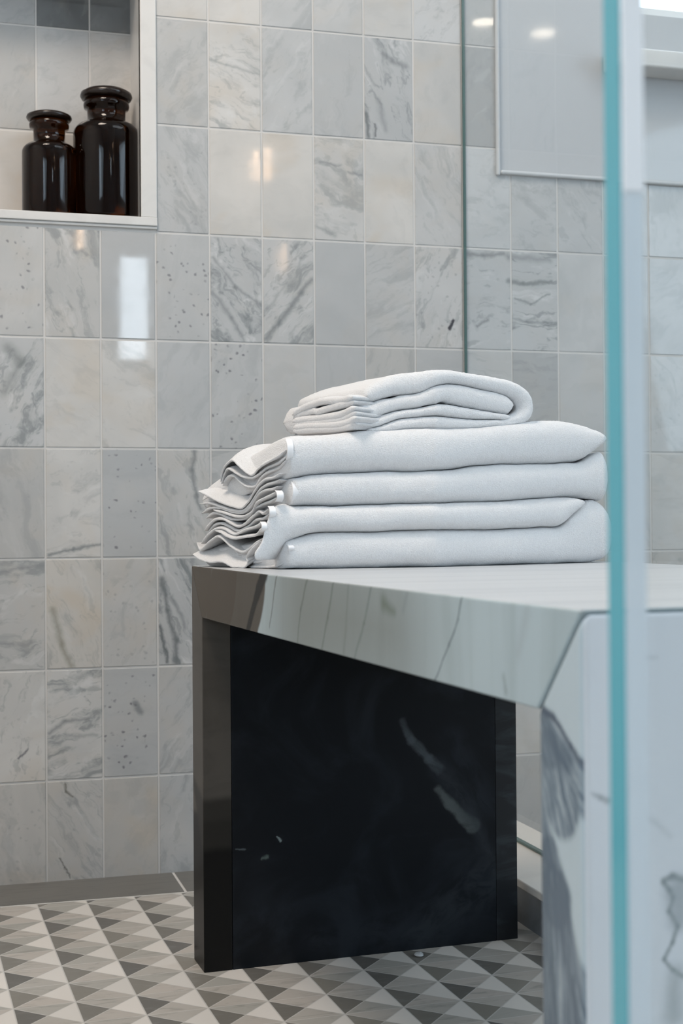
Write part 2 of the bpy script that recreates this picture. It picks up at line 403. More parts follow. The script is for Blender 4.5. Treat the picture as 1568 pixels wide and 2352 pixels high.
# ---- tiled back wall
X0, TW, TH, Z0, GR = 0.1447, 0.0826, 0.1637, 1.2947, 0.0026
NICHE = (-0.45, 0.2880, 0.9885, 1.385)         # clear opening x0,x1,z0,z1
NFR = 0.0235                                   # frame width
PANEL_X, PANEL_Z = 0.8690, 1.0925              # painted wall begins right of / above these
TILES = {  # (row, col): tone, warm, streak, angle, speck
(-1,2):(.75,.6,.1,30,0),(-1,3):(.85,.7,.1,30,0),(-1,4):(.6,.1,.3,60,0),(-1,5):(.65,.2,.2,50,0),(-1,6):(.75,.5,.1,0,0),(-1,7):(.8,.1,.5,42,0),(-1,8):(.55,.1,.3,40,0),
(0,2):(.5,.3,.35,48,.15),(0,3):(.9,.6,.6,-22,.1),(0,4):(.6,.1,.4,58,0),(0,5):(.42,.05,.3,88,0),(0,6):(.45,0,.95,-68,0),(0,7):(.6,.45,.12,88,0),(0,8):(.22,.1,.3,60,0),
(1,2):(.55,.1,.4,-60,.25),(1,3):(.85,.8,.08,0,0),(1,4):(.85,.75,.08,0,0),(1,5):(.7,.4,.55,-25,0),(1,6):(.85,.7,.15,-55,0),(1,7):(.62,.2,.4,-62,.1),(1,8):(.85,.05,.3,-5,0),(1,9):(.62,.0,.4,-12,0),(1,10):(.58,.0,.5,-50,0),(1,11):(.75,.1,.2,-60,0),(1,12):(.75,0,.3,-70,0),
(2,-1):(.6,.35,.1,80,.85),(2,0):(.5,.4,.75,-72,0),(2,1):(.38,0,.05,0,0),(2,2):(.55,.1,.1,80,.85),(2,3):(.55,.05,1.1,-52,0),(2,4):(.62,.2,.85,50,0),(2,5):(.46,.05,.05,0,0),(2,6):(.55,.2,.35,28,.1),(2,7):(.75,.2,.7,68,.4),(2,8):(.6,0,.8,0,0),(2,9):(.62,0,1.15,0,0),(2,10):(.72,.15,.1,90,0),(2,11):(.65,.1,.2,0,0),(2,12):(.8,0,.2,20,0),
(3,-1):(.62,.1,.95,62,0),(3,0):(.82,.65,.2,-35,0),(3,1):(.82,.6,.35,-35,0),(3,2):(.55,0,.2,60,0),(3,3):(.55,.1,.25,70,1),(3,4):(.56,.3,.1,0,0),(3,5):(.42,.05,.1,90,0),(3,6):(.42,.5,.35,70,0),(3,7):(.42,.1,.1,0,0),(3,8):(.6,.1,.5,-10,0),(3,9):(.34,.1,.4,5,0),(3,10):(.62,.2,.1,0,0),(3,11):(.75,.2,.1,0,0),(3,12):(.8,.2,.3,-60,.2),
(4,-1):(.42,.35,.35,-75,.1),(4,0):(.82,.55,.45,8,.15),(4,1):(.42,0,.1,0,1),(4,2):(.55,.3,.65,-76,0),(4,3):(.5,.2,.4,0,0),(4,12):(.85,.5,.2,0,0),
(5,-1):(.5,.35,.75,10,0),(5,0):(.66,.95,.5,-66,0),(5,1):(.56,.4,.3,62,.4),(5,2):(.5,.05,1.1,-62,0),
(6,-1):(.78,.5,.7,68,.2),(6,0):(.7,.4,.9,14,0),(6,1):(.48,.1,.12,0,.95),(6,2):(.48,.25,.5,52,0),
(7,-1):(.5,.6,.3,-72,.3),(7,0):(.52,.5,.7,-55,.1),(7,1):(.42,.75,.2,60,0),(7,2):(.55,.15,.5,72,0),
(6,8):(.8,.4,.1,0,0),(6,9):(.8,.5,.1,0,0),(7,8):(.35,.45,.2,70,0),(7,9):(.35,.45,.2,70,0)}
def tile_mesh(bm, layers, X0_, Z0_, y, i, j, rect, tab, key, tilt=.0022):
    """one marble tile clipped to rect; carries its own colour data"""
    x0 = X0_ + i*TW + GR/2; x1 = X0_ + (i+1)*TW - GR/2; z1 = Z0_ - j*TH - GR/2; z0 = Z0_ - (j+1)*TH + GR/2
    cx0, cx1, cz0, cz1 = max(x0, rect[0]), min(x1, rect[1]), max(z0, rect[2]), min(z1, rect[3])
    if cx1 - cx0 < .004 or cz1 - cz0 < .004: return
    r = random.Random(key[0]*131 + key[1]*17 + 5)
    T = tab.get(key) or (r.uniform(.4, .8), r.uniform(0, .7), r.choice((.1, .3, .5, .8)), r.uniform(-80, 80), r.choice((0, 0, 0, .8)))
    seed = (key[0]*3.7 + key[1]*11.3) % 97
    sx, sy = r.uniform(7, 15), r.uniform(24, 44); A = radians(T[3]); mx, mz = (x0+x1)/2, (z0+z1)/2
    ta, tb = r.uniform(-tilt, tilt), r.uniform(-tilt, tilt)
    b = .0009
    def Y(x, z, d): return y + d + (x-mx)*ta + (z-mz)*tb
    outer = [(cx0,cz0),(cx1,cz0),(cx1,cz1),(cx0,cz1)]
    bl, br, bb, bt = (b if x0 >= rect[0] else 0), (b if x1 <= rect[1] else 0), (b if z0 >= rect[2] else 0), (b if z1 <= rect[3] else 0)
    inner = [(cx0+bl,cz0+bb),(cx1-br,cz0+bb),(cx1-br,cz1-bt),(cx0+bl,cz1-bt)]
    keep = (bb, br, bt, bl)
    vo = [bm.verts.new((x, Y(x,z,.0009), z)) for x, z in outer]; vi = [bm.verts.new((x, Y(x,z,0), z)) for x, z in inner]
    fs = [bm.faces.new(vi)] + [bm.faces.new((vo[k], vo[(k+1)%4], vi[(k+1)%4], vi[k])) for k in range(4) if keep[k] > 0]
    for f in fs:
        for l in f.loops:
            p = l.vert.co; u, w = p.x-mx, p.z-mz
            ru, rw = u*cos(A)+w*sin(A), -u*sin(A)+w*cos(A)
            l[layers[0]] = Vector(T[:3])
            l[layers[1]] = Vector((ru*sx, rw*sy, seed*3.1))
            l[layers[2]] = Vector((u, w, seed))
            l[layers[3]] = T[4]
def tile_layers(bm):
    L = bm.loops.layers
    return (L.float_vector.new('tone'), L.float_vector.new('streakvec'), L.float_vector.new('localvec'), L.float.new('speck'))

nx0, nx1, nz0, nz1 = NICHE
ox0, ox1, oz0, oz1 = nx0-NFR, nx1+NFR+.0008, nz0-.0175, nz1+NFR      # outer frame rectangle
bm = bmesh.new(); lay = tile_layers(bm)
for j in range(-7, 9):
    for i in range(-17, 38):
        full = (XL, XR, 0.0, HC)
        x0, x1 = X0+i*TW, X0+(i+1)*TW; z1, z0 = Z0-j*TH, Z0-(j+1)*TH
        rects = [full]
        def cut(rects, hole):
            out = []
            for r in rects:
                a0, a1, b0, b1 = max(r[0], x0), min(r[1], x1), max(r[2], z0), min(r[3], z1)
                if a1 <= a0 or b1 <= b0: continue
                h0, h1, g0, g1 = hole
                if h1 <= a0 or h0 >= a1 or g1 <= b0 or g0 >= b1: out.append((a0,a1,b0,b1)); continue
                if h0 > a0: out.append((a0, h0, b0, b1))
                if h1 < a1: out.append((h1, a1, b0, b1))
                m0, m1 = max(a0, h0), min(a1, h1)
                if g0 > b0: out.append((m0, m1, b0, g0))
                if g1 < b1: out.append((m0, m1, g1, b1))
            return out
        rects = cut(rects, (ox0, ox1, oz0, oz1))
        rects = cut(rects, (PANEL_X, 9, PANEL_Z, 9))
        for r in rects: tile_mesh(bm, lay, X0, Z0, YB, i, j, r, TILES, (j, i))
for f in bm.faces: f.material_index = 0
# grout bed and masonry behind
gy = YB + .0011
def slab(x0, x1, z0, z1): box(bm, x0, x1, gy, YB+.25, z0, z1, 1)
slab(XL-.1, nx0-.012, 0, HC); slab(nx1+.012, PANEL_X, 0, HC); slab(nx0-.012, nx1+.012, 0, nz0-.012); slab(nx0-.012, nx1+.012, nz1+.012, HC)
box(bm, nx0-.012, nx1+.012, YB+.125, YB+.25, nz0-.012, nz1+.012, 1)
W1X0, W1X1, W1Z0, W1Z1 = 1.085, 2.05, 1.375, 2.1                    # window_1 opening
slab(PANEL_X, XR+.1, 0, PANEL_Z)
def pslab(x0, x1, z0, z1): box(bm, x0, x1, YB+.0005, YB+.25, z0, z1, 2)
pslab(PANEL_X, W1X0, PANEL_Z, HC); pslab(W1X1, XR+.1, PANEL_Z, HC); pslab(W1X0, W1X1, PANEL_Z, W1Z0); pslab(W1X0, W1X1, W1Z1, HC)
obj('wall_back', bm, [M_TILE, M_GROUT, M_PAINT], kind='structure')

# niche lining: back, cheeks, sill and frame
bm = bmesh.new(); lay = tile_layers(bm)
NB = YB + .11
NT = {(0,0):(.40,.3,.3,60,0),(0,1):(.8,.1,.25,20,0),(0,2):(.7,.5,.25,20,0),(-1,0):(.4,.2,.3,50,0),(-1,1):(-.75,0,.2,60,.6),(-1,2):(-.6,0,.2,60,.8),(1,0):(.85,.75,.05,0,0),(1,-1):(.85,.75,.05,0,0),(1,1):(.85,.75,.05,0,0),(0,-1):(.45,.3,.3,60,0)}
nbx = at(83, 200, NB).x; nbz = at(60, 300, NB).z
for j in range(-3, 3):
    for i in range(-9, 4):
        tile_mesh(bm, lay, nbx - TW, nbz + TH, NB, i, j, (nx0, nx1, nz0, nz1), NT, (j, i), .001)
for f in bm.faces: f.material_index = 0
box(bm, nx0-.01, nx1+.01, NB+.001, NB+.012, nz0-.01, nz1+.01, 1)
box(bm, nx1, nx1+.01, YB, NB, nz0-.01, nz1+.01, 2); box(bm, nx0-.01, nx0, YB, NB, nz0-.01, nz1+.01, 2)
box(bm, nx0, nx1, YB, NB, nz1, nz1+.01, 2); box(bm, nx0, nx1, YB, NB, nz0-.01, nz0, 2)
obj('wall_niche', bm, [M_TILE, M_GROUT, M_TRIM], kind='structure')
bm = bmesh.new(); e = YB - .004
box(bm, nx1, ox1, e, YB+.012, nz0, oz1)                 # right jamb
obj('trim_1', bm, M_TRIM, bevel=.0015, kind='structure')
bm = bmesh.new(); box(bm, nx0, nx1, e, YB+.012, nz1, oz1); obj('trim_2', bm, M_TRIM, bevel=.0015, kind='structure')
bm = bmesh.new(); box(bm, ox0, ox1, e-.002, YB+.012, oz0+.0045, nz0); box(bm, ox0, ox1, e+.0005, YB+.012, oz0, oz0+.0045)
obj('trim_3', bm, M_TRIM, bevel=.0012, kind='structure')
bm = bmesh.new(); box(bm, nx0-NFR, nx0, e, YB+.012, nz0, oz1); obj('trim_4', bm, M_TRIM, bevel=.0015, kind='structure')

# pencil trim round the painted wall
M_PENCIL = simple('pencil_trim', (0.56, 0.57, 0.58), .12)
bm = bmesh.new(); box(bm, PANEL_X-.0065, PANEL_X, YB-.007, YB+.002, PANEL_Z-.006, HC); obj('trim_5', bm, M_PENCIL, bevel=.0035, seg=3, kind='structure')
bm = bmesh.new(); box(bm, PANEL_X, XR, YB-.008, YB+.002, PANEL_Z-.0035, PANEL_Z+.0035); obj('trim_6', bm, M_PENCIL, bevel=.003, seg=3, kind='structure')
# window beyond the glass: sill, apron, casing, pane
w1 = window_frame('window_1', [(W1X0, W1X0+.04, YB+.02, YB+.06, W1Z0, W1Z1), (W1X1-.04, W1X1, YB+.02, YB+.06, W1Z0, W1Z1),
    (W1X0+.04, W1X1-.04, YB+.02, YB+.06, W1Z0, W1Z0+.02), (W1X0+.04, W1X1-.04, YB+.02, YB+.06, W1Z1-.04, W1Z1)], (W1X0+.03, W1X1-.03, YB+.065, YB+.075, W1Z0+.015, W1Z1-.03))
bm = bmesh.new(); box(bm, W1X0-.03, W1X1+.03, YB-.055, YB+.0, 1.268, 1.298)
obj('sill', bm, M_TRIM, parent=w1, bevel=.004)

# floor border along the tiled wall (two stone lengths) and the shower curb
bm = bmesh.new(); box(bm, XL, .3285, 1.985, YB, 0, .0012); obj('trim_7', bm, M_BORDER, kind='structure')
bm = bmesh.new(); box(bm, .3325, .722, 1.985, YB, 0, .0012); obj('trim_8', bm, M_BORDER, kind='structure')
bm = bmesh.new(); box(bm, XL, .722, 1.9815, YB, 0, .0006); obj('trim_9', bm, M_GROUT, kind='structure')
CZ = .0568
bm = bmesh.new(); box(bm, .722, .866, .62, YB, .046, CZ)
curb = obj('trim_10', bm, M_CURB, bevel=.002, kind='structure')
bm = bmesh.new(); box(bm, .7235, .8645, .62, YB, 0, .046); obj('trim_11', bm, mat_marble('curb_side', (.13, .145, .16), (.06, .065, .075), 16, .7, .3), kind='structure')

# ------------------------------------------------------------------ glass partition on the curb
GX = .8084
t = thing('glass_partition', 'fixed clear glass shower screen behind the bench standing on the pale curb', 'glass screen', (GX, 1.5, CZ))
def child(name, bm, mat, parent, **kw):
    """mesh given in world coordinates, re-based onto its parent"""
    inv = (Matrix.Translation(parent.location) @ Matrix.Rotation(parent.rotation_euler.z, 4, 'Z')).inverted()
    bm.transform(inv)
    return obj(name, bm, mat, parent=parent, **kw)
bm = bmesh.new(); box(bm, GX-.0035, GX+.0035, .72, YB-.004, CZ+.004, 2.05); child('pane', bm, M_PANE, t)
bm = bmesh.new(); box(bm, GX-.0030, GX+.0012, YB-.0038, YB-.001, CZ+.004, 2.05); child('pane_edge', bm, M_EDGE_DARK, t)['label'] = 'dark green polished glass edge'
bm = bmesh.new(); box(bm, GX-.0035, GX+.0035, .72, YB-.004, CZ+.0002, CZ+.004); child('bottom_seal', bm, M_EDGE_DARK, t)

# ------------------------------------------------------------------ shower door close to the camera
DE, DY = .2323, .450
t = thing('shower_door', 'clear frameless glass door edge, blurred bright teal, nearest the viewer', 'glass door', (DE, DY, .01))
bm = bmesh.new(); box(bm, DE+.0006, .80, DY, DY+.0115, .02, 2.0); child('pane', bm, M_PANE, t)
bm = bmesh.new(); box(bm, DE, DE+.0006, DY, DY+.0118, .02, 2.0); child('pane_edge', bm, M_EDGE_TEAL, t)['label'] = 'polished teal edge of the glass'
zj = at(1450, 441, DY).z
bm = bmesh.new(); box(bm, DE+.0008, DE+.0090, DY-.0016, DY-.0001, zj, 2.0); child('seal_strip', bm, M_SEAL, t, bevel=.0004)['label'] = 'white vinyl seal strip on the door edge'
M_SEAL2 = mat_pane('clear_vinyl', (0.95, 0.98, 1.0))
g2 = M_SEAL2.node_tree
df = g2.nodes.new('ShaderNodeBsdfDiffuse'); df.inputs[0].default_value = (0.8, 0.86, 0.9, 1)
mx = g2.nodes.new('ShaderNodeMixShader'); mx.inputs[0].default_value = .72
old = g2.nodes['Material Output'].inputs[0].links[0].from_socket
g2.links.new(old, mx.inputs[1]); g2.links.new(df.outputs[0], mx.inputs[2]); g2.links.new(mx.outputs[0], g2.nodes['Material Output'].inputs[0])
bm = bmesh.new(); box(bm, DE+.0008, DE+.0086, DY-.0012, DY-.0001, .02, zj); child('seal_strip', bm, M_SEAL2, t)['label'] = 'translucent seal strip below the white one'

# ------------------------------------------------------------------ marble bench
BA = radians(2.46); BL, BH, BT, BW = .9857, .4746, .0601, .0549
SEATW, LEGW = .500, .403
bench = thing('shower_bench', 'pale grey marble waterfall bench with dark stone rear leg, towels stacked on it', 'bench', (.2885, 1.6741, 0), BA)
_bi = (Matrix.Translation(bench.location) @ Matrix.Rotation(BA, 4, 'Z')).inverted()
def face(plane, off, *pts):
    """coordinates on a bench face (x=off, y=off in the bench frame) of the vein ends"""
    o_ = _bi @ Vector((0, 0, CH)); out = []
    for px, py in pts:
        d = _bi.to_3x3() @ (FW + RT * ((px - 784) / FPX) - UP * ((py - 1176) / FPX))
        if plane == 'yz': k = (off - o_.x) / d.x; p = o_ + d*k; out.append((p.y, p.z))
        else: k = (off - o_.y) / d.y; p = o_ + d*k; out.append((p.x, p.z))
    return out
def veins(plane, off, L_):
    """L_ = [(pts, widths in m, soft, colour, strength, streak)] -> strokes"""
    out = []
    for L1 in L_:
        P_ = face(plane, off, *L1[0]); w = L1[1]
        for q in range(len(P_) - 1):
            w0 = w[0] + (w[1]-w[0]) * q/(len(P_)-1); w1_ = w[0] + (w[1]-w[0]) * (q+1)/(len(P_)-1)
            out.append((P_[q], P_[q+1], w0, w1_, *L1[2:]))
    return out
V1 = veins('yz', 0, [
    ([(700, 1400), (900, 1450)], (.10, .06), .10, (0.215, 0.23, 0.215), .85),  # greener stone, with the light's falloff toward the far end painted in
    ([(609, 1312), (591, 1361), (568, 1450)], (.010, .005), .003, (.010, .010, .009), .97),
    ([(635, 1320), (619, 1440)], (.0014, .0008), .0025, (.10, .11, .10), .8),
    ([(706, 1328), (690, 1400), (683, 1480)], (.0013, .0006), .003, (.11, .13, .12), .8),
    ([(765, 1336), (752, 1420), (738, 1495)], (.0014, .0006), .003, (.12, .14, .13), .8),
    ([(800, 1340), (790, 1500)], (.001, .0006), .004, (.16, .18, .17), .6),
    ([(852, 1348), (836, 1430), (813, 1518)], (.0013, .0006), .003, (.14, .17, .16), .75),
    ([(880, 1385), (905, 1405)], (.0055, .002), .006, (.15, .18, .15), .8),
    ([(935, 1358), (925, 1400)], (.001, .001), .005, (.2, .24, .24), .6),
    ([(1060, 1366), (1052, 1420), (1030, 1480), (998, 1565)], (.0009, .0006), .0012, (.10, .13, .14), .9),
    ([(1155, 1555), (1160, 1590)], (.0012, .002), .003, (.24, .28, .29), .7),
    ([(1210, 1400), (1190, 1500)], (.002, .001), .008, (.34, .38, .40), .6)])
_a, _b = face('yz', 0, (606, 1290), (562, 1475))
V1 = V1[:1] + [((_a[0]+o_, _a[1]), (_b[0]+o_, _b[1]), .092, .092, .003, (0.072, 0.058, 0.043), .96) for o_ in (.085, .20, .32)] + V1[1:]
dkv = (0.10, 0.13, 0.15)
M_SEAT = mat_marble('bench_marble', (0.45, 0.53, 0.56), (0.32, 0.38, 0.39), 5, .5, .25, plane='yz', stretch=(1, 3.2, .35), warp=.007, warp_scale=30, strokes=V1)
M_SEAT.node_tree.nodes['Principled BSDF'].inputs['IOR'].default_value = 1.16
# the top surface: fine pale lines running across the seat
g = G('bench_top_marble'); co = g.coord()
ln = g.noise(g.mapping(co, scale=(1.5, 55, 1)), 1.0, 4, .55, .3)
g.set(g.mix(g.mr(ln, .45, .72, 0, .55), (0.53, 0.545, 0.56), (0.36, 0.38, 0.40)), .28, **{'Specular IOR Level': .35})
M_SEATTOP = g.m
bm = bmesh.new(); prism_x(bm, [(0, BH), (-BL, BH), (-BL+BW, BH-BT), (-BW, BH-BT)], 0, SEATW)
bm.normal_update()
for f in bm.faces:
    bmesh.ops.recalc_face_normals(bm, faces=bm.faces)
for f in bm.faces: f.material_index = 1 if f.normal.z > .9 else 0
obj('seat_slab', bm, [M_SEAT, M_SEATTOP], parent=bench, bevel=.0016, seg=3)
# near leg: side face (y,z)
V2 = veins('yz', 0, [
    ([(1243, 1640), (1262, 1720), (1290, 1850)], (.005, .019), .003, (.115, .155, .20), .95, (20, 190, .35)),
    ([(1243, 1700), (1258, 1840)], (.006, .010), .005, (.14, .185, .23), .92, (20, 190, .35)),
    ([(1246, 1640), (1300, 1740), (1345, 1830)], (.004, .013), .004, (.11, .15, .195), .95, (20, 190, .35)),
    ([(1241, 1628), (1272, 1648), (1310, 1712), (1352, 1787)], (.0025, .0012), .0018, (.075, .10, .14), .95),
    ([(1246, 1862), (1262, 1960), (1275, 2060), (1285, 2352)], (.002, .026), .003, (.105, .145, .19), .96, (16, 200, .4)),
    ([(1246, 1950), (1252, 2352)], (.004, .018), .003, (.10, .14, .18), .96, (16, 200, .4)),
    ([(1285, 2060), (1335, 2352)], (.005, .018), .003, (.12, .16, .205), .95, (16, 200, .4)),
    ([(1244, 1640), (1247, 2352)], (.0015, .0015), .002, (.17, .21, .25), .6)])
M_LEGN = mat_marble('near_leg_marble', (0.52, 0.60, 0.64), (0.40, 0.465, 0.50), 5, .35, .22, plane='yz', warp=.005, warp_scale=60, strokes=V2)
V3 = veins('xz', -BL, [
    ([(1523, 2024), (1545, 2014), (1575, 2022)], (.0016, .0016), .002, (.24, .28, .29), .9),
    ([(1525, 2030), (1537, 2046), (1545, 2062), (1536, 2095), (1556, 2127), (1545, 2165), (1524, 2203), (1545, 2228), (1575, 2245)], (.0012, .0008), .0016, (.20, .24, .25), .9),
    ([(1560, 2050), (1560, 2110)], (.009, .006), .006, (.36, .40, .42), .75),
    ([(1552, 2235), (1545, 2330)], (.004, .006), .006, (.38, .42, .43), .7),
    ([(1362, 1825), (1378, 1833), (1395, 1838)], (.0006, .0016), .0016, (.36, .39, .41), .8),
    ([(1480, 1510), (1510, 1513)], (.0012, .0006), .002, (.5, .53, .55), .6),
    ([(1490, 1880), (1540, 1920)], (.0012, .0006), .003, (.5, .53, .55), .6)])
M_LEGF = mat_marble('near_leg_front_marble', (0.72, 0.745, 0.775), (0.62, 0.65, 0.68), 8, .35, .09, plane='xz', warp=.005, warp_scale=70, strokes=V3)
bm = bmesh.new(); prism_x(bm, [(-BL, 0), (-BL, BH), (-BL+BW, BH-BT), (-BL+BW, 0)], 0, SEATW)
bmesh.ops.recalc_face_normals(bm, faces=bm.faces)
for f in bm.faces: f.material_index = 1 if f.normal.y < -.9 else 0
o = obj('leg', bm, [M_LEGN, M_LEGF], parent=bench, bevel=.0055, seg=4); o['label'] = 'near leg, pale marble with slate blue veins'
# rear leg: three stone pieces side by side
V4 = veins('xz', -BW, [
    ([(922, 1655), (945, 1700), (985, 1745), (1010, 1765)], (.004, .006), .003, (.075, .088, .098), .85, (25, 60, .55)),
    ([(1005, 1812), (1030, 1845), (1062, 1875), (1085, 1895)], (.004, .010), .003, (.095, .108, .108), .9, (25, 60, .6)),
    ([(1010, 1765), (1080, 1860), (1120, 1960)], (.008, .006), .014, (.030, .036, .044), .8, (25, 60, .3)),
    ([(1040, 1700), (1120, 1850)], (.010, .010), .02, (.020, .025, .033), .8, (25, 60, .2)),
    ([(960, 2140), (1120, 2020)], (.02, .03), .02, (.026, .032, .038), .7, (30, 60, .1)),
    ([(720, 2160), (900, 2130)], (.01, .02), .02, (.018, .022, .028), .7, (30, 60, .1)),
    ([(637, 1921), (646, 1928)], (.0007, .0012), .001, (.25, .3, .3), .8),
    ([(600, 1973), (615, 1968)], (.0012, .0018), .0015, (.10, .13, .12), .8),
    ([(540, 1950), (560, 1953)], (.0006, .001), .001, (.10, .12, .13), .7)])
M_LEGR = mat_marble('rear_leg_stone', (0.004, 0.0055, 0.008), (0.018, 0.023, 0.030), 9, .75, .45, plane='xz', warp=.012, warp_scale=40, strokes=V4)
M_LEGR.node_tree.nodes['Principled BSDF'].inputs['Specular IOR Level'].default_value = .22
V5 = veins('yz', 0, [
    ([(440, 1500), (470, 1990)], (.0, .0), .001, (0.1, 0.1, 0.1), .0),
    ([(456, 2020), (456, 2330)], (.075, .075), .005, (.012, .0115, .011), .97), ([(456, 2080), (456, 2200)], (.11, .11), .006, (.012, .0115, .011), .9),
    ([(446, 1800), (470, 1900)], (.006, .03), .006, (.03, .028, .025), .9)])
M_STRIPL = mat_marble('rear_leg_left_stone', (0.092, 0.083, 0.073), (0.06, 0.054, 0.048), 8, .6, .3, plane='yz', stretch=(1, 1, 2), warp=.008, strokes=V5)
M_STRIPL.node_tree.nodes['Principled BSDF'].inputs['IOR'].default_value = 1.18
M_STRIPR = mat_marble('rear_leg_right_stone', (0.010, 0.012, 0.015), (0.035, 0.043, 0.05), 14, .9, .35, plane='xz', stretch=(1, 1, 3))
rear = [(0, 0), (0, BH), (-BW, BH-BT), (-BW, 0)]
SL, SR = .0345, .0290
bm = bmesh.new(); prism_x(bm, rear, 0, SL-.0002); o = obj('leg_panel', bm, M_STRIPL, parent=bench, bevel=.0010, seg=2); o['label'] = 'left edge piece of the rear leg, brownish grey stone'
bm = bmesh.new(); prism_x(bm, rear, SL+.0002, LEGW-SR-.0002); o = obj('leg', bm, M_LEGR, parent=bench, bevel=.0006); o['label'] = 'rear leg, near-black stone with pale streaks'
bm = bmesh.new(); prism_x(bm, rear, LEGW-SR+.0002, LEGW); o = obj('leg_panel', bm, M_STRIPR, parent=bench, bevel=.0008); o['label'] = 'right edge piece of the rear leg, black stone'

# ------------------------------------------------------------------ towels
FXS = (560, 665, 1000, 1200, 1412); FYS = (1.452, 1.464, 1.464, 1.498, 1.545)
def front_y(px): return lin(FXS, FYS, px)
def dvec_flap(px):
    return Vector((lin((578, 640, 720, 1412), (.9, .45, -.30, .06), px), 1.0, 0))
def dvec(px):
    """where the depth of the folded towel runs, per metre of depth"""
    a = lin((575, 700, 1412), (-.36, -.30, .06), px)
    return Vector((a, 1.0, 0))
def fluff(p, a1=.0012, a2=.00035):
    n = noise.noise_vector(p * 28) * a1 + noise.noise_vector(p * 170) * a2 * 1.2 + noise.noise_vector(p * 420) * a2
    return p + n
BZ = BH + .0003
def section(h, R, D, nf=22, nb=6, pw=.78):
    """closed cross section: list of (depth, height) with a full, soft front roll"""
    out = []
    for k in range(nf + 1):
        f = -pi/2 + pi * k / nf
        s_ = math.copysign(abs(sin(f)) ** pw, sin(f))
        out.append((R * (1 - abs(cos(f)) ** pw), h * s_))
    m = 8
    for k in range(1, m): out.append((R + (D - R*1.0) * (k/m), h))
    for k in range(nb + 1):
        f = pi/2 - pi * k / nb
        out.append((D + R * .5 * cos(f), h * sin(f)))
    for k in range(1, m): out.append((D - (D - R) * (k/m), -h))
    return out
def layer(bm, U, L, D=.175, R=.024, yoff=0.0, sag=lambda px: 0.0, base=BZ, step=3.0, capl=8, capr=14, wr=.0012, dv_=None):
    """a folded layer seen from the front between the upper line U and the lower line L"""
    ux, uy = [p[0] for p in U], [p[1] for p in U]; lx, ly = [p[0] for p in L], [p[1] for p in L]
    x0, x1 = min(ux[0], lx[0]), max(ux[-1], lx[-1])
    us = smooth_curve([(a, b, 0) for a, b in U], 300); ls = smooth_curve([(a, b, 0) for a, b in L], 300)
    ux, uy = [p.x for p in us], [p.y for p in us]; lx, ly = [p.x for p in ls], [p.y for p in ls]
    n = int((x1 - x0) / step); rings = []
    for i in range(n + 1):
        px = x0 + (x1 - x0) * i / n
        Y = front_y(px) + yoff
        a = at(px, lin(ux, uy, px), Y); b = at(px, lin(lx, ly, px), Y)
        zt, zb = a.z, max(b.z, base)
        zt = max(zt, zb + .001)
        f = 1.0
        dl, dr = (px - x0), (x1 - px)
        if dl < capl: f = min(f, sqrt(max(0, 1 - ((capl-dl)/capl) ** 2)))
        if dr < capr: f = min(f, sqrt(max(0, 1 - ((capr-dr)/capr) ** 2)))
        f = max(f, .04)
        zc, h = (zt + zb)/2, (zt - zb)/2 * f + .0004
        dv = (dv_ or dvec)(px); ring = []
        sg = sag(px)
        for d, z in section(h, min(R, h*1.15 + .004), D):
            e = (1-f) * .012
            zz = zc + z
            if sg: zz = base + (zz - base) * (1 - sg * min(1, max(0, d)/D) ** 1.3)
            p = Vector((a.x, a.y, 0)) + dv * (d + e); p.z = zz
            p = fluff(p, wr); p.z = max(p.z, base - .0002)
            ring.append(bm.verts.new(p))
        rings.append(ring)
    m = len(rings[0])
    for a, b in zip(rings, rings[1:]):
        for k in range(m): bm.faces.new((a[k], a[(k+1) % m], b[(k+1) % m], b[k]))
    bm.faces.new(rings[0]); bm.faces.new(rings[-1][::-1])

def pipe(bm, U, D=.175, R=.012, yoff=.0, wr=.0010, n=260):
    """a thick sheet followed along its fold, seen end on: U = [(px, py, half thickness px)]"""
    c = smooth_curve(U, n); rings = []
    for i, q in enumerate(c):
        a, b = c[max(0, i-1)], c[min(n-1, i+1)]
        t = Vector((b.x-a.x, b.y-a.y)).normalized(); nn = Vector((t.y, -t.x))
        Y = front_y(q.x) + yoff
        f = 1.0
        dl, dr = i/n*40, (n-1-i)/n*40
        f = min(f, sqrt(max(0.0, 1-(1-min(1, dl))**2)), sqrt(max(0.0, 1-(1-min(1, dr))**2))); f = max(f, .05)
        ring = []
        dv = dvec(q.x)
        for d, z in section(1.0, R, D, 14, 4, .85):
            p = at(q.x + nn.x*q.z*z*f, q.y + nn.y*q.z*z*f, Y)
            p = p + dv * d; p = fluff(p, wr)
            ring.append(bm.verts.new(p))
        rings.append(ring)
    m = len(rings[0])
    for a, b in zip(rings, rings[1:]):
        for k in range(m): bm.faces.new((a[k], a[(k+1) % m], b[(k+1) % m], b[k]))
    bm.faces.new(rings[0]); bm.faces.new(rings[-1][::-1])

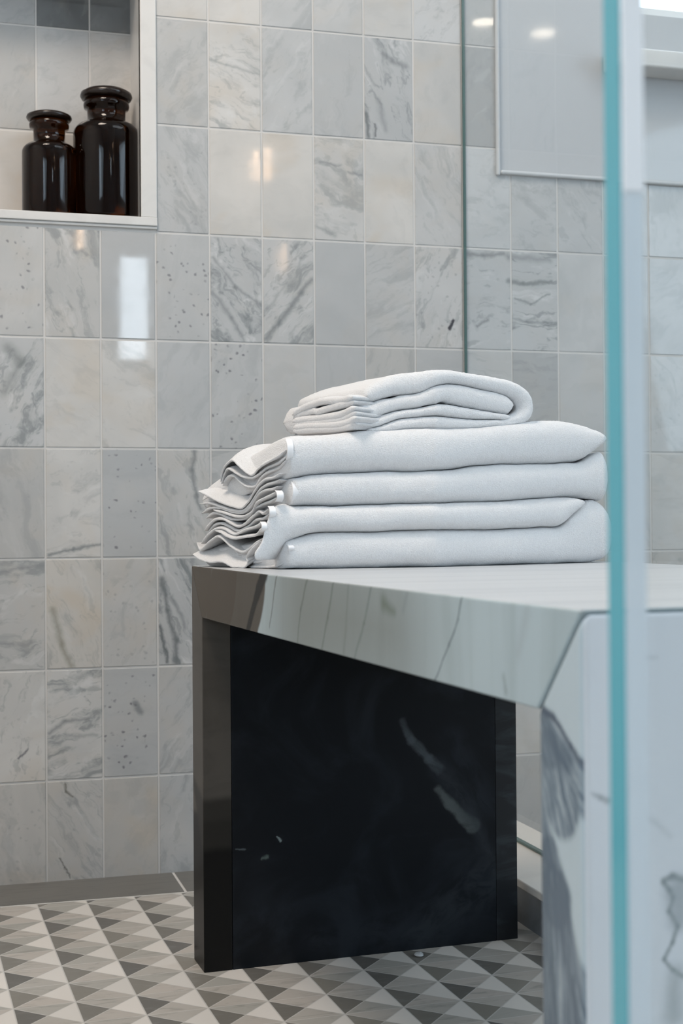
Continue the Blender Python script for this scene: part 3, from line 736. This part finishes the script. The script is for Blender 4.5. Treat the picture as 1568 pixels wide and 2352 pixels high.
P0, P1 = Vector((.360, 1.452, 0)), Vector((.2835, 1.648, 0))      # the left end of the stack, front to back
def end_point(px, py, out=0.0):
    d = FW + RT * ((px - 784) / FPX) - UP * ((py - 1176) / FPX)
    e = P1 - P0; n = Vector((e.y, -e.x, 0)).normalized()
    o = P0 - n * out
    k = o.dot(n) / d.dot(n)
    p = d * k
    return Vector((p.x, p.y, p.z + CH))
IN = Vector((.84, .54, 0))
ABOVE = []
def ceil_at(tau, s_, conv):
    z = 9
    for prof in ABOVE:
        if prof[0][0] <= tau <= prof[-1][0]:
            T = [q[0] for q in prof]
            z = min(z, lin(T, [q[1] for q in prof], tau) + lin(T, [q[2] for q in prof], tau) * (1 - exp(-s_/conv)))
    return z
def sheet(bm, E, rise, depth=.10, th=.0030, out=0.0, n=110, conv=.022, dz=0.0, base=BZ):
    """one thin ply whose free edge follows E across the left end; rise(t) lifts it as it runs inwards"""
    c = smooth_curve([(a, b, 0) for a, b in E], n); rings = []; prof = []
    for i, q in enumerate(c):
        p = end_point(q.x, q.y, out); t = i / (n-1)
        p.z = max(p.z + dz, base + th*.5)
        wob = noise.noise(Vector((q.x*.03, q.y*.01, len(E)))) * .004
        p = p + IN * wob
        rr = rise(t); ring = []
        e_ = P1 - P0; tau = ((p.x-P0.x)*e_.x + (p.y-P0.y)*e_.y) / (e_.x**2 + e_.y**2)
        prof.append((tau, p.z, rr))
        tip = min(1, t*12 + .25, (1-t)*12 + .25)
        hh = th * .5 * tip
        S_ = [depth * (1 - k/16) ** 1.6 for k in range(16)] + [0.0]
        def pt(s_, sg):
            q_ = p + IN * s_; z = p.z + max(0.0, min(rr * (1 - exp(-s_/conv)), ceil_at(tau, s_, conv) - p.z - th)) + sg*hh
            q_.z = z; return q_
        loop = [pt(s_, 1) for s_ in S_] + [pt(-hh*.7, .75), pt(-hh*1.1, 0), pt(-hh*.7, -.75)] + [pt(s_, -1) for s_ in reversed(S_)]
        for w in loop: ring.append(bm.verts.new(fluff(w, .0007, .00022)))
        rings.append(ring)
    prof.sort(key=lambda q: q[0]); ABOVE.append(prof)
    m = len(rings[0])
    for a, b in zip(rings, rings[1:]):
        for k in range(m): bm.faces.new((a[k], a[(k+1) % m], b[(k+1) % m], b[k]))
    bm.faces.new(rings[0]); bm.faces.new(rings[-1][::-1])
def z1(*pts): return [(440 + x/6.03, 970 + y/6.03) for x, y in pts]      # traced on an enlargement
def z2(*pts): return [(660 + x/4.612, 840 + y/4.612) for x, y in pts]
def ramp(*v): return lambda t: lin([k/(len(v)-1) for k in range(len(v))], v, t)

def hem_band(parent, px0, px1, py0, py1, yo, R=.012, name='hem'):
    """flat woven band round the front of a layer's end"""
    bm = bmesh.new(); rows = []
    for i in range(7):
        px = px0 + (px1-px0)*i/6; Y = front_y(px) + yo
        a, b = at(px, py0, Y), at(px, py1, Y); row = []
        for k in range(13):
            f = -1 + 2*k/12
            p = a.lerp(b, k/12); p.y += R * (abs(f) ** 2.6) * .8 + abs(i/6-.0)*.0003
            row.append(p)
        rows.append(row)
    V = [[bm.verts.new(fluff(p, .0004, .0001)) for p in r] for r in rows]
    W_ = [[bm.verts.new(fluff(p + Vector((0, .0016, 0)), .0004, .0001)) for p in r] for r in rows]
    for i in range(6):
        for k in range(12):
            bm.faces.new((V[i][k], V[i+1][k], V[i+1][k+1], V[i][k+1])); bm.faces.new((W_[i][k], W_[i][k+1], W_[i+1][k+1], W_[i+1][k]))
    for i in range(6):
        bm.faces.new((V[i][0], W_[i][0], W_[i+1][0], V[i+1][0])); bm.faces.new((V[i][12], V[i+1][12], W_[i+1][12], W_[i][12]))
    for k in range(12):
        bm.faces.new((V[0][k], V[0][k+1], W_[0][k+1], W_[0][k])); bm.faces.new((V[6][k], W_[6][k], W_[6][k+1], V[6][k+1]))
    return child(name, bm, M_HEM, parent, smooth=True)

S0 = [(662,1012),(672,1000),(690,995),(760,993),(860,985),(960,983),(1100,978),(1222,967),(1275,963),(1330,970),(1370,984),(1399,1003)]
S1 = [(662,1100),(690,1095),(740,1085),(900,1081),(1000,1080),(1048,1076),(1100,1068),(1180,1063),(1300,1060),(1340,1056),(1365,1040),(1399,1008)]
S1b = [(674,1098),(700,1094),(740,1086),(900,1082),(1000,1081),(1048,1079),(1100,1070),(1180,1064),(1300,1062),(1340,1062),(1368,1045),(1400,1030)]
S2 = [(674,1158),(760,1160),(900,1157),(1000,1155),(1150,1150),(1250,1143),(1330,1140),(1375,1146),(1400,1152)]
S2b = [(578,1272),(590,1250),(600,1222),(610,1180),(622,1158),(650,1154),(680,1160),(760,1162),(900,1158),(1000,1156),(1150,1151),(1250,1144),(1310,1142),(1350,1150)]
S3 = [(578,1288),(600,1284),(630,1268),(655,1246),(700,1230),(740,1222),(850,1220),(1000,1215),(1150,1215),(1250,1210),(1292,1208),(1322,1180),(1350,1154)]
S3b = [(660,1246),(690,1236),(740,1223),(850,1221),(1000,1216),(1150,1216),(1250,1211),(1292,1209),(1318,1180),(1345,1154),(1375,1148),(1400,1172),(1413,1215)]
S4 = [(660,1300),(680,1308),(800,1307),(1000,1304),(1200,1298),(1300,1295),(1370,1291),(1400,1278),(1413,1240)]
sagf = lambda px: lin((575, 700, 900), (.42, .30, .05), px)

TOWEL_GROUP = None
# upper bath towel
ub = thing('bath_towel', 'upper of the two large folded white bath towels, directly under the small towel', 'towel', (.55, 1.56, .56))
bm = bmesh.new()
layer(bm, S0, S1, sag=sagf); layer(bm, S1b, S2, sag=sagf)
E1 = z1((395,820),(430,700),(480,600),(570,528),(640,565),(740,665),(830,730),(930,645),(1010,590),(1100,545),(1210,480),(1300,385))
sheet(bm, E1, ramp(.004, .012, .020, .024, .026, .020, .012, .003, .0), depth=.12)
E1b = z1((400,850),(450,720),(520,645),(620,700),(720,750),(830,770),(930,720),(1020,640),(1120,600),(1220,560),(1305,470))
sheet(bm, E1b, ramp(.002, .006, .006, .004, .004, .002, 0), out=-.001)
E2a = z1((420,880),(480,780),(580,740),(680,830),(780,890),(880,880),(960,770),(1060,700),(1200,640),(1310,540))
sheet(bm, E2a, ramp(.0, .004, .003, .002, 0), out=-.003)
E3 = z1((90,955),(250,1030),(400,1110),(550,1160),(680,1185),(780,1100),(850,980),(930,870),(1020,790),(1130,770),(1230,710))
sheet(bm, E3, ramp(.006, .020, .026, .024, .016, .004, 0, 0), depth=.11, out=.002)
E4a = z1((110,1130),(250,1120),(400,1170),(550,1215),(700,1225),(800,1140),(860,1050),(950,930),(1050,860),(1150,835),(1230,800))
sheet(bm, E4a, ramp(.0, .003, .002, 0, 0), out=.0)
E4 = z1((140,1260),(250,1190),(400,1190),(550,1240),(700,1250),(810,1170),(880,1060),(960,970),(1060,930),(1130,925),(1190,890))
sheet(bm, E4, ramp(.0, .002, 0, 0), out=-.001)
child('towel_body', bm, M_TOWEL, ub, smooth=True)
hem_band(ub, 660, 675, 1006, 1060, -.003); hem_band(ub, 672, 690, 1104, 1155, .0)
hem_band(ub, 636, 652, 1126, 1152, -.004)
# lower bath towel
lb = thing('bath_towel', 'lower of the two large folded white bath towels, resting on the marble seat', 'towel', (.55, 1.56, BZ))
bm = bmesh.new()
layer(bm, S2b, S3, sag=sagf, yoff=-.002, dv_=dvec_flap); layer(bm, S3b, S4, sag=sagf)
E5 = z1((300,1215),(450,1255),(600,1300),(720,1305),(850,1230),(910,1120),(1000,1060),(1100,1015),(1180,965))
sheet(bm, E5, ramp(.0, .003, 0, 0))
E5b = z1((200,1330),(300,1260),(420,1280),(560,1340),(700,1340),(830,1280),(900,1190),(1000,1130),(1120,1090),(1190,1040))
sheet(bm, E5b, ramp(.0, .002, 0, 0), out=-.003)
E6 = z1((170,1500),(250,1400),(330,1345),(450,1345),(550,1400),(640,1440),(740,1400),(850,1300),(930,1235),(1000,1265),(1070,1200))
sheet(bm, E6, ramp(.0, .004, .002, .003, .001, 0))
E6b = z1((190,1560),(300,1430),(420,1400),(540,1450),(650,1500),(780,1440),(900,1350),(1000,1330),(1075,1260))
sheet(bm, E6b, ramp(.0, .002, 0, 0), out=-.003)
E7 = z1((150,1680),(250,1540),(370,1465),(480,1485),(600,1545),(750,1485),(900,1430),(985,1385))
sheet(bm, E7, ramp(.0, .004, .003, .002, 0))
E8 = z1((330,1500),(400,1520),(500,1575),(590,1605),(720,1585),(850,1565),(920,1530),(985,1460))
sheet(bm, E8, ramp(.002, .007, .007, .004, .004, 0), out=.003)
E9 = z1((60,1665),(120,1760),(250,1660),(360,1580),(450,1610),(560,1720),(680,1790),(800,1730),(860,1690),(970,1610))
sheet(bm, E9, ramp(.0, .006, .006, .002, .002, 0), out=.001)
E10 = z1((25,1825),(130,1900),(250,1935),(380,1925),(450,1935),(560,1990),(700,2005),(785,1950),(770,1860),(860,1750),(960,1650))
sheet(bm, E10, ramp(.012, .030, .030, .034, .022, .012, .004, .0), out=.004, depth=.08, conv=.03)
E11 = z1((780,2015),(900,2012),(1050,2005),(1200,1985),(1300,1930),(1345,1830),(1370,1720))
sheet(bm, E11, ramp(0, 0), out=-.004)
E12 = z1((820,1935),(1000,1925),(1180,1885),(1270,1800),(1310,1690))
sheet(bm, E12, ramp(0, 0), out=-.006)
child('towel_body', bm, M_TOWEL, lb, smooth=True)
hem_band(lb, 619, 634, 1162, 1192, -.006); hem_band(lb, 601, 614, 1198, 1222, -.006); hem_band(lb, 662, 676, 1250, 1268, -.003)

# small towel folded on top
TOPB = at(1000, 984, 1.50).z
ht = thing('hand_towel', 'small folded white hand towel lying on top of the towel stack', 'towel', (.52, 1.58, TOPB))
bm = bmesh.new()
YO = .012
outer = [(842,910,17),(870,898,21),(905,886,24),(935,880,25),(965,877,24),(1000,868,19),(1036,863,16),(1066,867,15),(1103,875,16),(1142,883,17),(1172,890,18),(1195,903,19),(1208,922,20),(1209,942,20),(1200,957,18),(1178,966,14),(1150,972,10),(1100,974,9)]
pipe(bm, outer, yoff=YO, D=.16, R=.012)
def hl(bm, U, L, **kw): layer(bm, U, L, yoff=YO, base=TOPB-.012, D=.155, R=.014, capl=10, capr=14, **kw)
hl(bm, [(814,912),(832,915),(855,926),(877,919),(909,914),(927,907),(959,903),(981,895),(1002,887),(1036,880),(1065,882),(1103,892),(1142,899),(1168,907),(1186,926)],
       [(814,982),(825,974),(851,961),(877,953),(909,944),(963,935),(985,929),(1004,928),(1021,922),(1036,925),(1065,931),(1103,939),(1142,946),(1168,950),(1186,934)])
hl(bm, [(818,986),(838,970),(858,961),(880,954),(909,946),(963,937),(1004,930),(1036,929),(1065,934),(1103,941),(1142,948),(1168,952),(1180,958)],
       [(818,990),(838,983),(868,979),(890,971),(920,961),(963,957),(998,954),(1036,956),(1075,960),(1122,962),(1160,964),(1180,964)])
hl(bm, [(845,985),(868,981),(890,973),(920,963),(963,958),(998,956),(1036,958),(1075,962),(1122,964),(1160,966),(1200,968)],
       [(845,992),(868,990),(920,988),(963,986),(1036,985),(1100,982),(1160,978),(1200,972)])
ABOVE.clear()
P0, P1 = Vector((.4295, 1.478, 0)), Vector((.384, 1.655, 0))
for k, (E, rs) in enumerate((
    (z2((62,525),(150,460),(280,405),(400,375),(560,368),(640,355),(705,335)), ramp(.001, .006, .006, .004, .002, 0)),
    (z2((62,555),(160,510),(280,480),(330,490),(450,450),(560,420),(650,400),(715,385)), ramp(0, .002, 0)),
    (z2((64,590),(170,570),(300,560),(420,545),(540,520),(640,490),(730,450)), ramp(0, .001, 0)),
    (z2((68,620),(180,605),(310,600),(430,590),(550,570),(660,540),(740,500)), ramp(0, .001, 0)),
    (z2((70,655),(190,640),(320,635),(440,630),(560,615),(670,590),(745,550)), ramp(0, .001, 0)),
    (z2((72,690),(190,680),(320,672),(440,668),(560,655),(660,640),(730,610)), ramp(0, .001, 0)))):
    sheet(bm, E, rs, depth=.09, th=.0085, out=-.001*(k % 2), base=TOPB-.02)
child('towel_body', bm, M_TOWEL, ht, smooth=True)

# ------------------------------------------------------------------ amber bottles in the niche
def bottle(cx_px, half, ys, label):
    """ys: pixel heights of lid top, lid edge, ring bottom, neck bottom, shoulder end, base; half: body, lid, ring, neck"""
    Yb = YB + .055
    c = at(cx_px, 400, Yb); k = c.y / FPX * 1.055
    zb = NICHE[2] + .0004
    z = [at(cx_px, y, Yb).z for y in ys]
    hb, hl_, hr, hn = [h * k * .985 for h in half]
    t = thing('glass_bottle', label, 'bottle', (c.x, Yb, zb), group=None)
    rb = hb*.12
    prof = [(0, zb), (hb-rb, zb), (hb-rb*.3, zb+rb*.3), (hb, zb+rb)]
    zs, zn = z[4], z[3]
    prof += [(hb, zs - .001)]
    for q in range(1, 9):
        a = q/9*pi/2; prof.append((hn + (hb-hn)*cos(a), zs + (zn-zs)*sin(a)))
    prof += [(hn, zn+.002), (hn, z[2]), (hr*.97, z[2]+.002), (hr, z[2]+.006), (hr*.98, z[1]-.004), (hr*.8, z[1]-.003), (0, z[1]-.003)]
    bm = bmesh.new(); lathe(bm, prof, c.x, Yb); child('bottle_body', bm, M_AMBER, t, smooth=True)
    ze = z[1]; zt = z[0]
    prof = [(0, ze-.0025), (hr*.85, ze-.0025), (hl_*.93, ze-.001), (hl_, ze+(zt-ze)*.25), (hl_*.97, ze+(zt-ze)*.6), (hl_*.8, ze+(zt-ze)*.9), (hl_*.55, zt), (0, zt-.0008)]
    bm = bmesh.new(); lathe(bm, prof, c.x, Yb); child('stopper', bm, M_AMBER_DARK, t, smooth=True)
bottle(245, (72.5, 57, 50, 41.5), (208.7, 229, 254, 285, 313), 'larger dark amber glass bottle with wide stopper, at the right in the wall niche')
bottle(113.5, (58.5, 49, 43, 34), (262, 276, 299, 332, 353), 'smaller dark amber glass bottle with wide stopper, left of the larger one in the niche')

# ------------------------------------------------------------------ lamps
def sconce(px, py, w, h, label):
    a = mirror_spot(px - w/2, py - h/2, YF + .09); b = mirror_spot(px + w/2, py + h/2, YF + .09)
    cx = (a.x+b.x)/2; r = abs(b.x-a.x)/2; z0_, z1_ = b.z, a.z
    t = thing('wall_sconce', label, 'lamp', (cx, YF, (z0_+z1_)/2))
    bm = bmesh.new(); lathe(bm, [(0, z0_), (r*.9, z0_), (r, z0_+.01), (r, z1_-.01), (r*.9, z1_), (0, z1_)], cx, YF+.09, 24); child('glass_tube', bm, M_LAMP, t, smooth=True)
    bm = bmesh.new(); zc = (z0_+z1_)/2
    box(bm, cx-.03, cx+.03, YF, YF+.012, zc-.05, zc+.05); box(bm, cx-.008, cx+.008, YF+.012, YF+.09-r, zc-.008, zc+.008)
    child('wall_plate', bm, M_STEEL, t, bevel=.002)
sconce(590, 378, 12, 68, 'warm tube sconce, seen as the left of two close streaks mirrored in the cream tiles')
sconce(617, 385, 16, 72, 'warm tube sconce, seen as the right of two close streaks mirrored in the cream tiles')
sconce(652, 585, 13, 62, 'warm tube sconce, mirrored as a short streak in the veined tile above the towels')
sconce(181, 553, 16, 50, 'warm tube sconce, mirrored as a streak just below the niche sill')
sconce(1315, 615, 11, 56, 'warm tube sconce, mirrored as a faint streak on tiles beyond the glass screen')
def downlight(x, y, label):
    t = thing('ceiling_downlight', label, 'ceiling light', (x, y, HC))
    bm = bmesh.new(); lathe(bm, [(0, HC-.004), (.045, HC-.004), (.045, HC-.001), (0, HC-.001)], x, y, 40); child('lamp_lens', bm, M_DOWN, t)
    bm = bmesh.new(); lathe(bm, [(.0455, HC-.006), (.06, HC-.004), (.062, HC-.0005), (.0455, HC-.0005), (.0455, HC-.006)], x, y, 40); child('trim_ring', bm, M_WHITE, t, smooth=True)
for px, py, lb_ in ((1113, 53, 'round ceiling light mirrored above the glass edge'), (1247, 73, 'round ceiling light mirrored in the grey wall')):
    w = at(px, py, YB); d = w - Vector((0, 0, CH)); k = (HC - w.z) / d.z
    downlight(w.x + d.x*k, w.y - d.y*k, lb_)
downlight(.05, 1.2, 'round ceiling light over the shower')

# small white reflection on the mosaic beside the rear leg, built as a pebble
c = at(962, 2196, 1.6); d = (c - Vector((0, 0, CH))); k = CH / -d.z; c = Vector((d.x*k, d.y*k, 0))
bm = bmesh.new(); bmesh.ops.create_uvsphere(bm, u_segments=16, v_segments=10, radius=1.0)
for v in bm.verts:
    v.co = Vector((v.co.x*.0055, v.co.y*.0075, v.co.z*.002 + .002)) * (1 + .25*noise.noise(v.co*2)); v.co += Vector((c.x, c.y, 0))
tag(obj('floor_glint', bm, simple('pale_glint', (.55, .57, .58), .5), smooth=True), 'tiny pale reflection on the mosaic floor beside the dark leg, built as a pebble', 'glint')
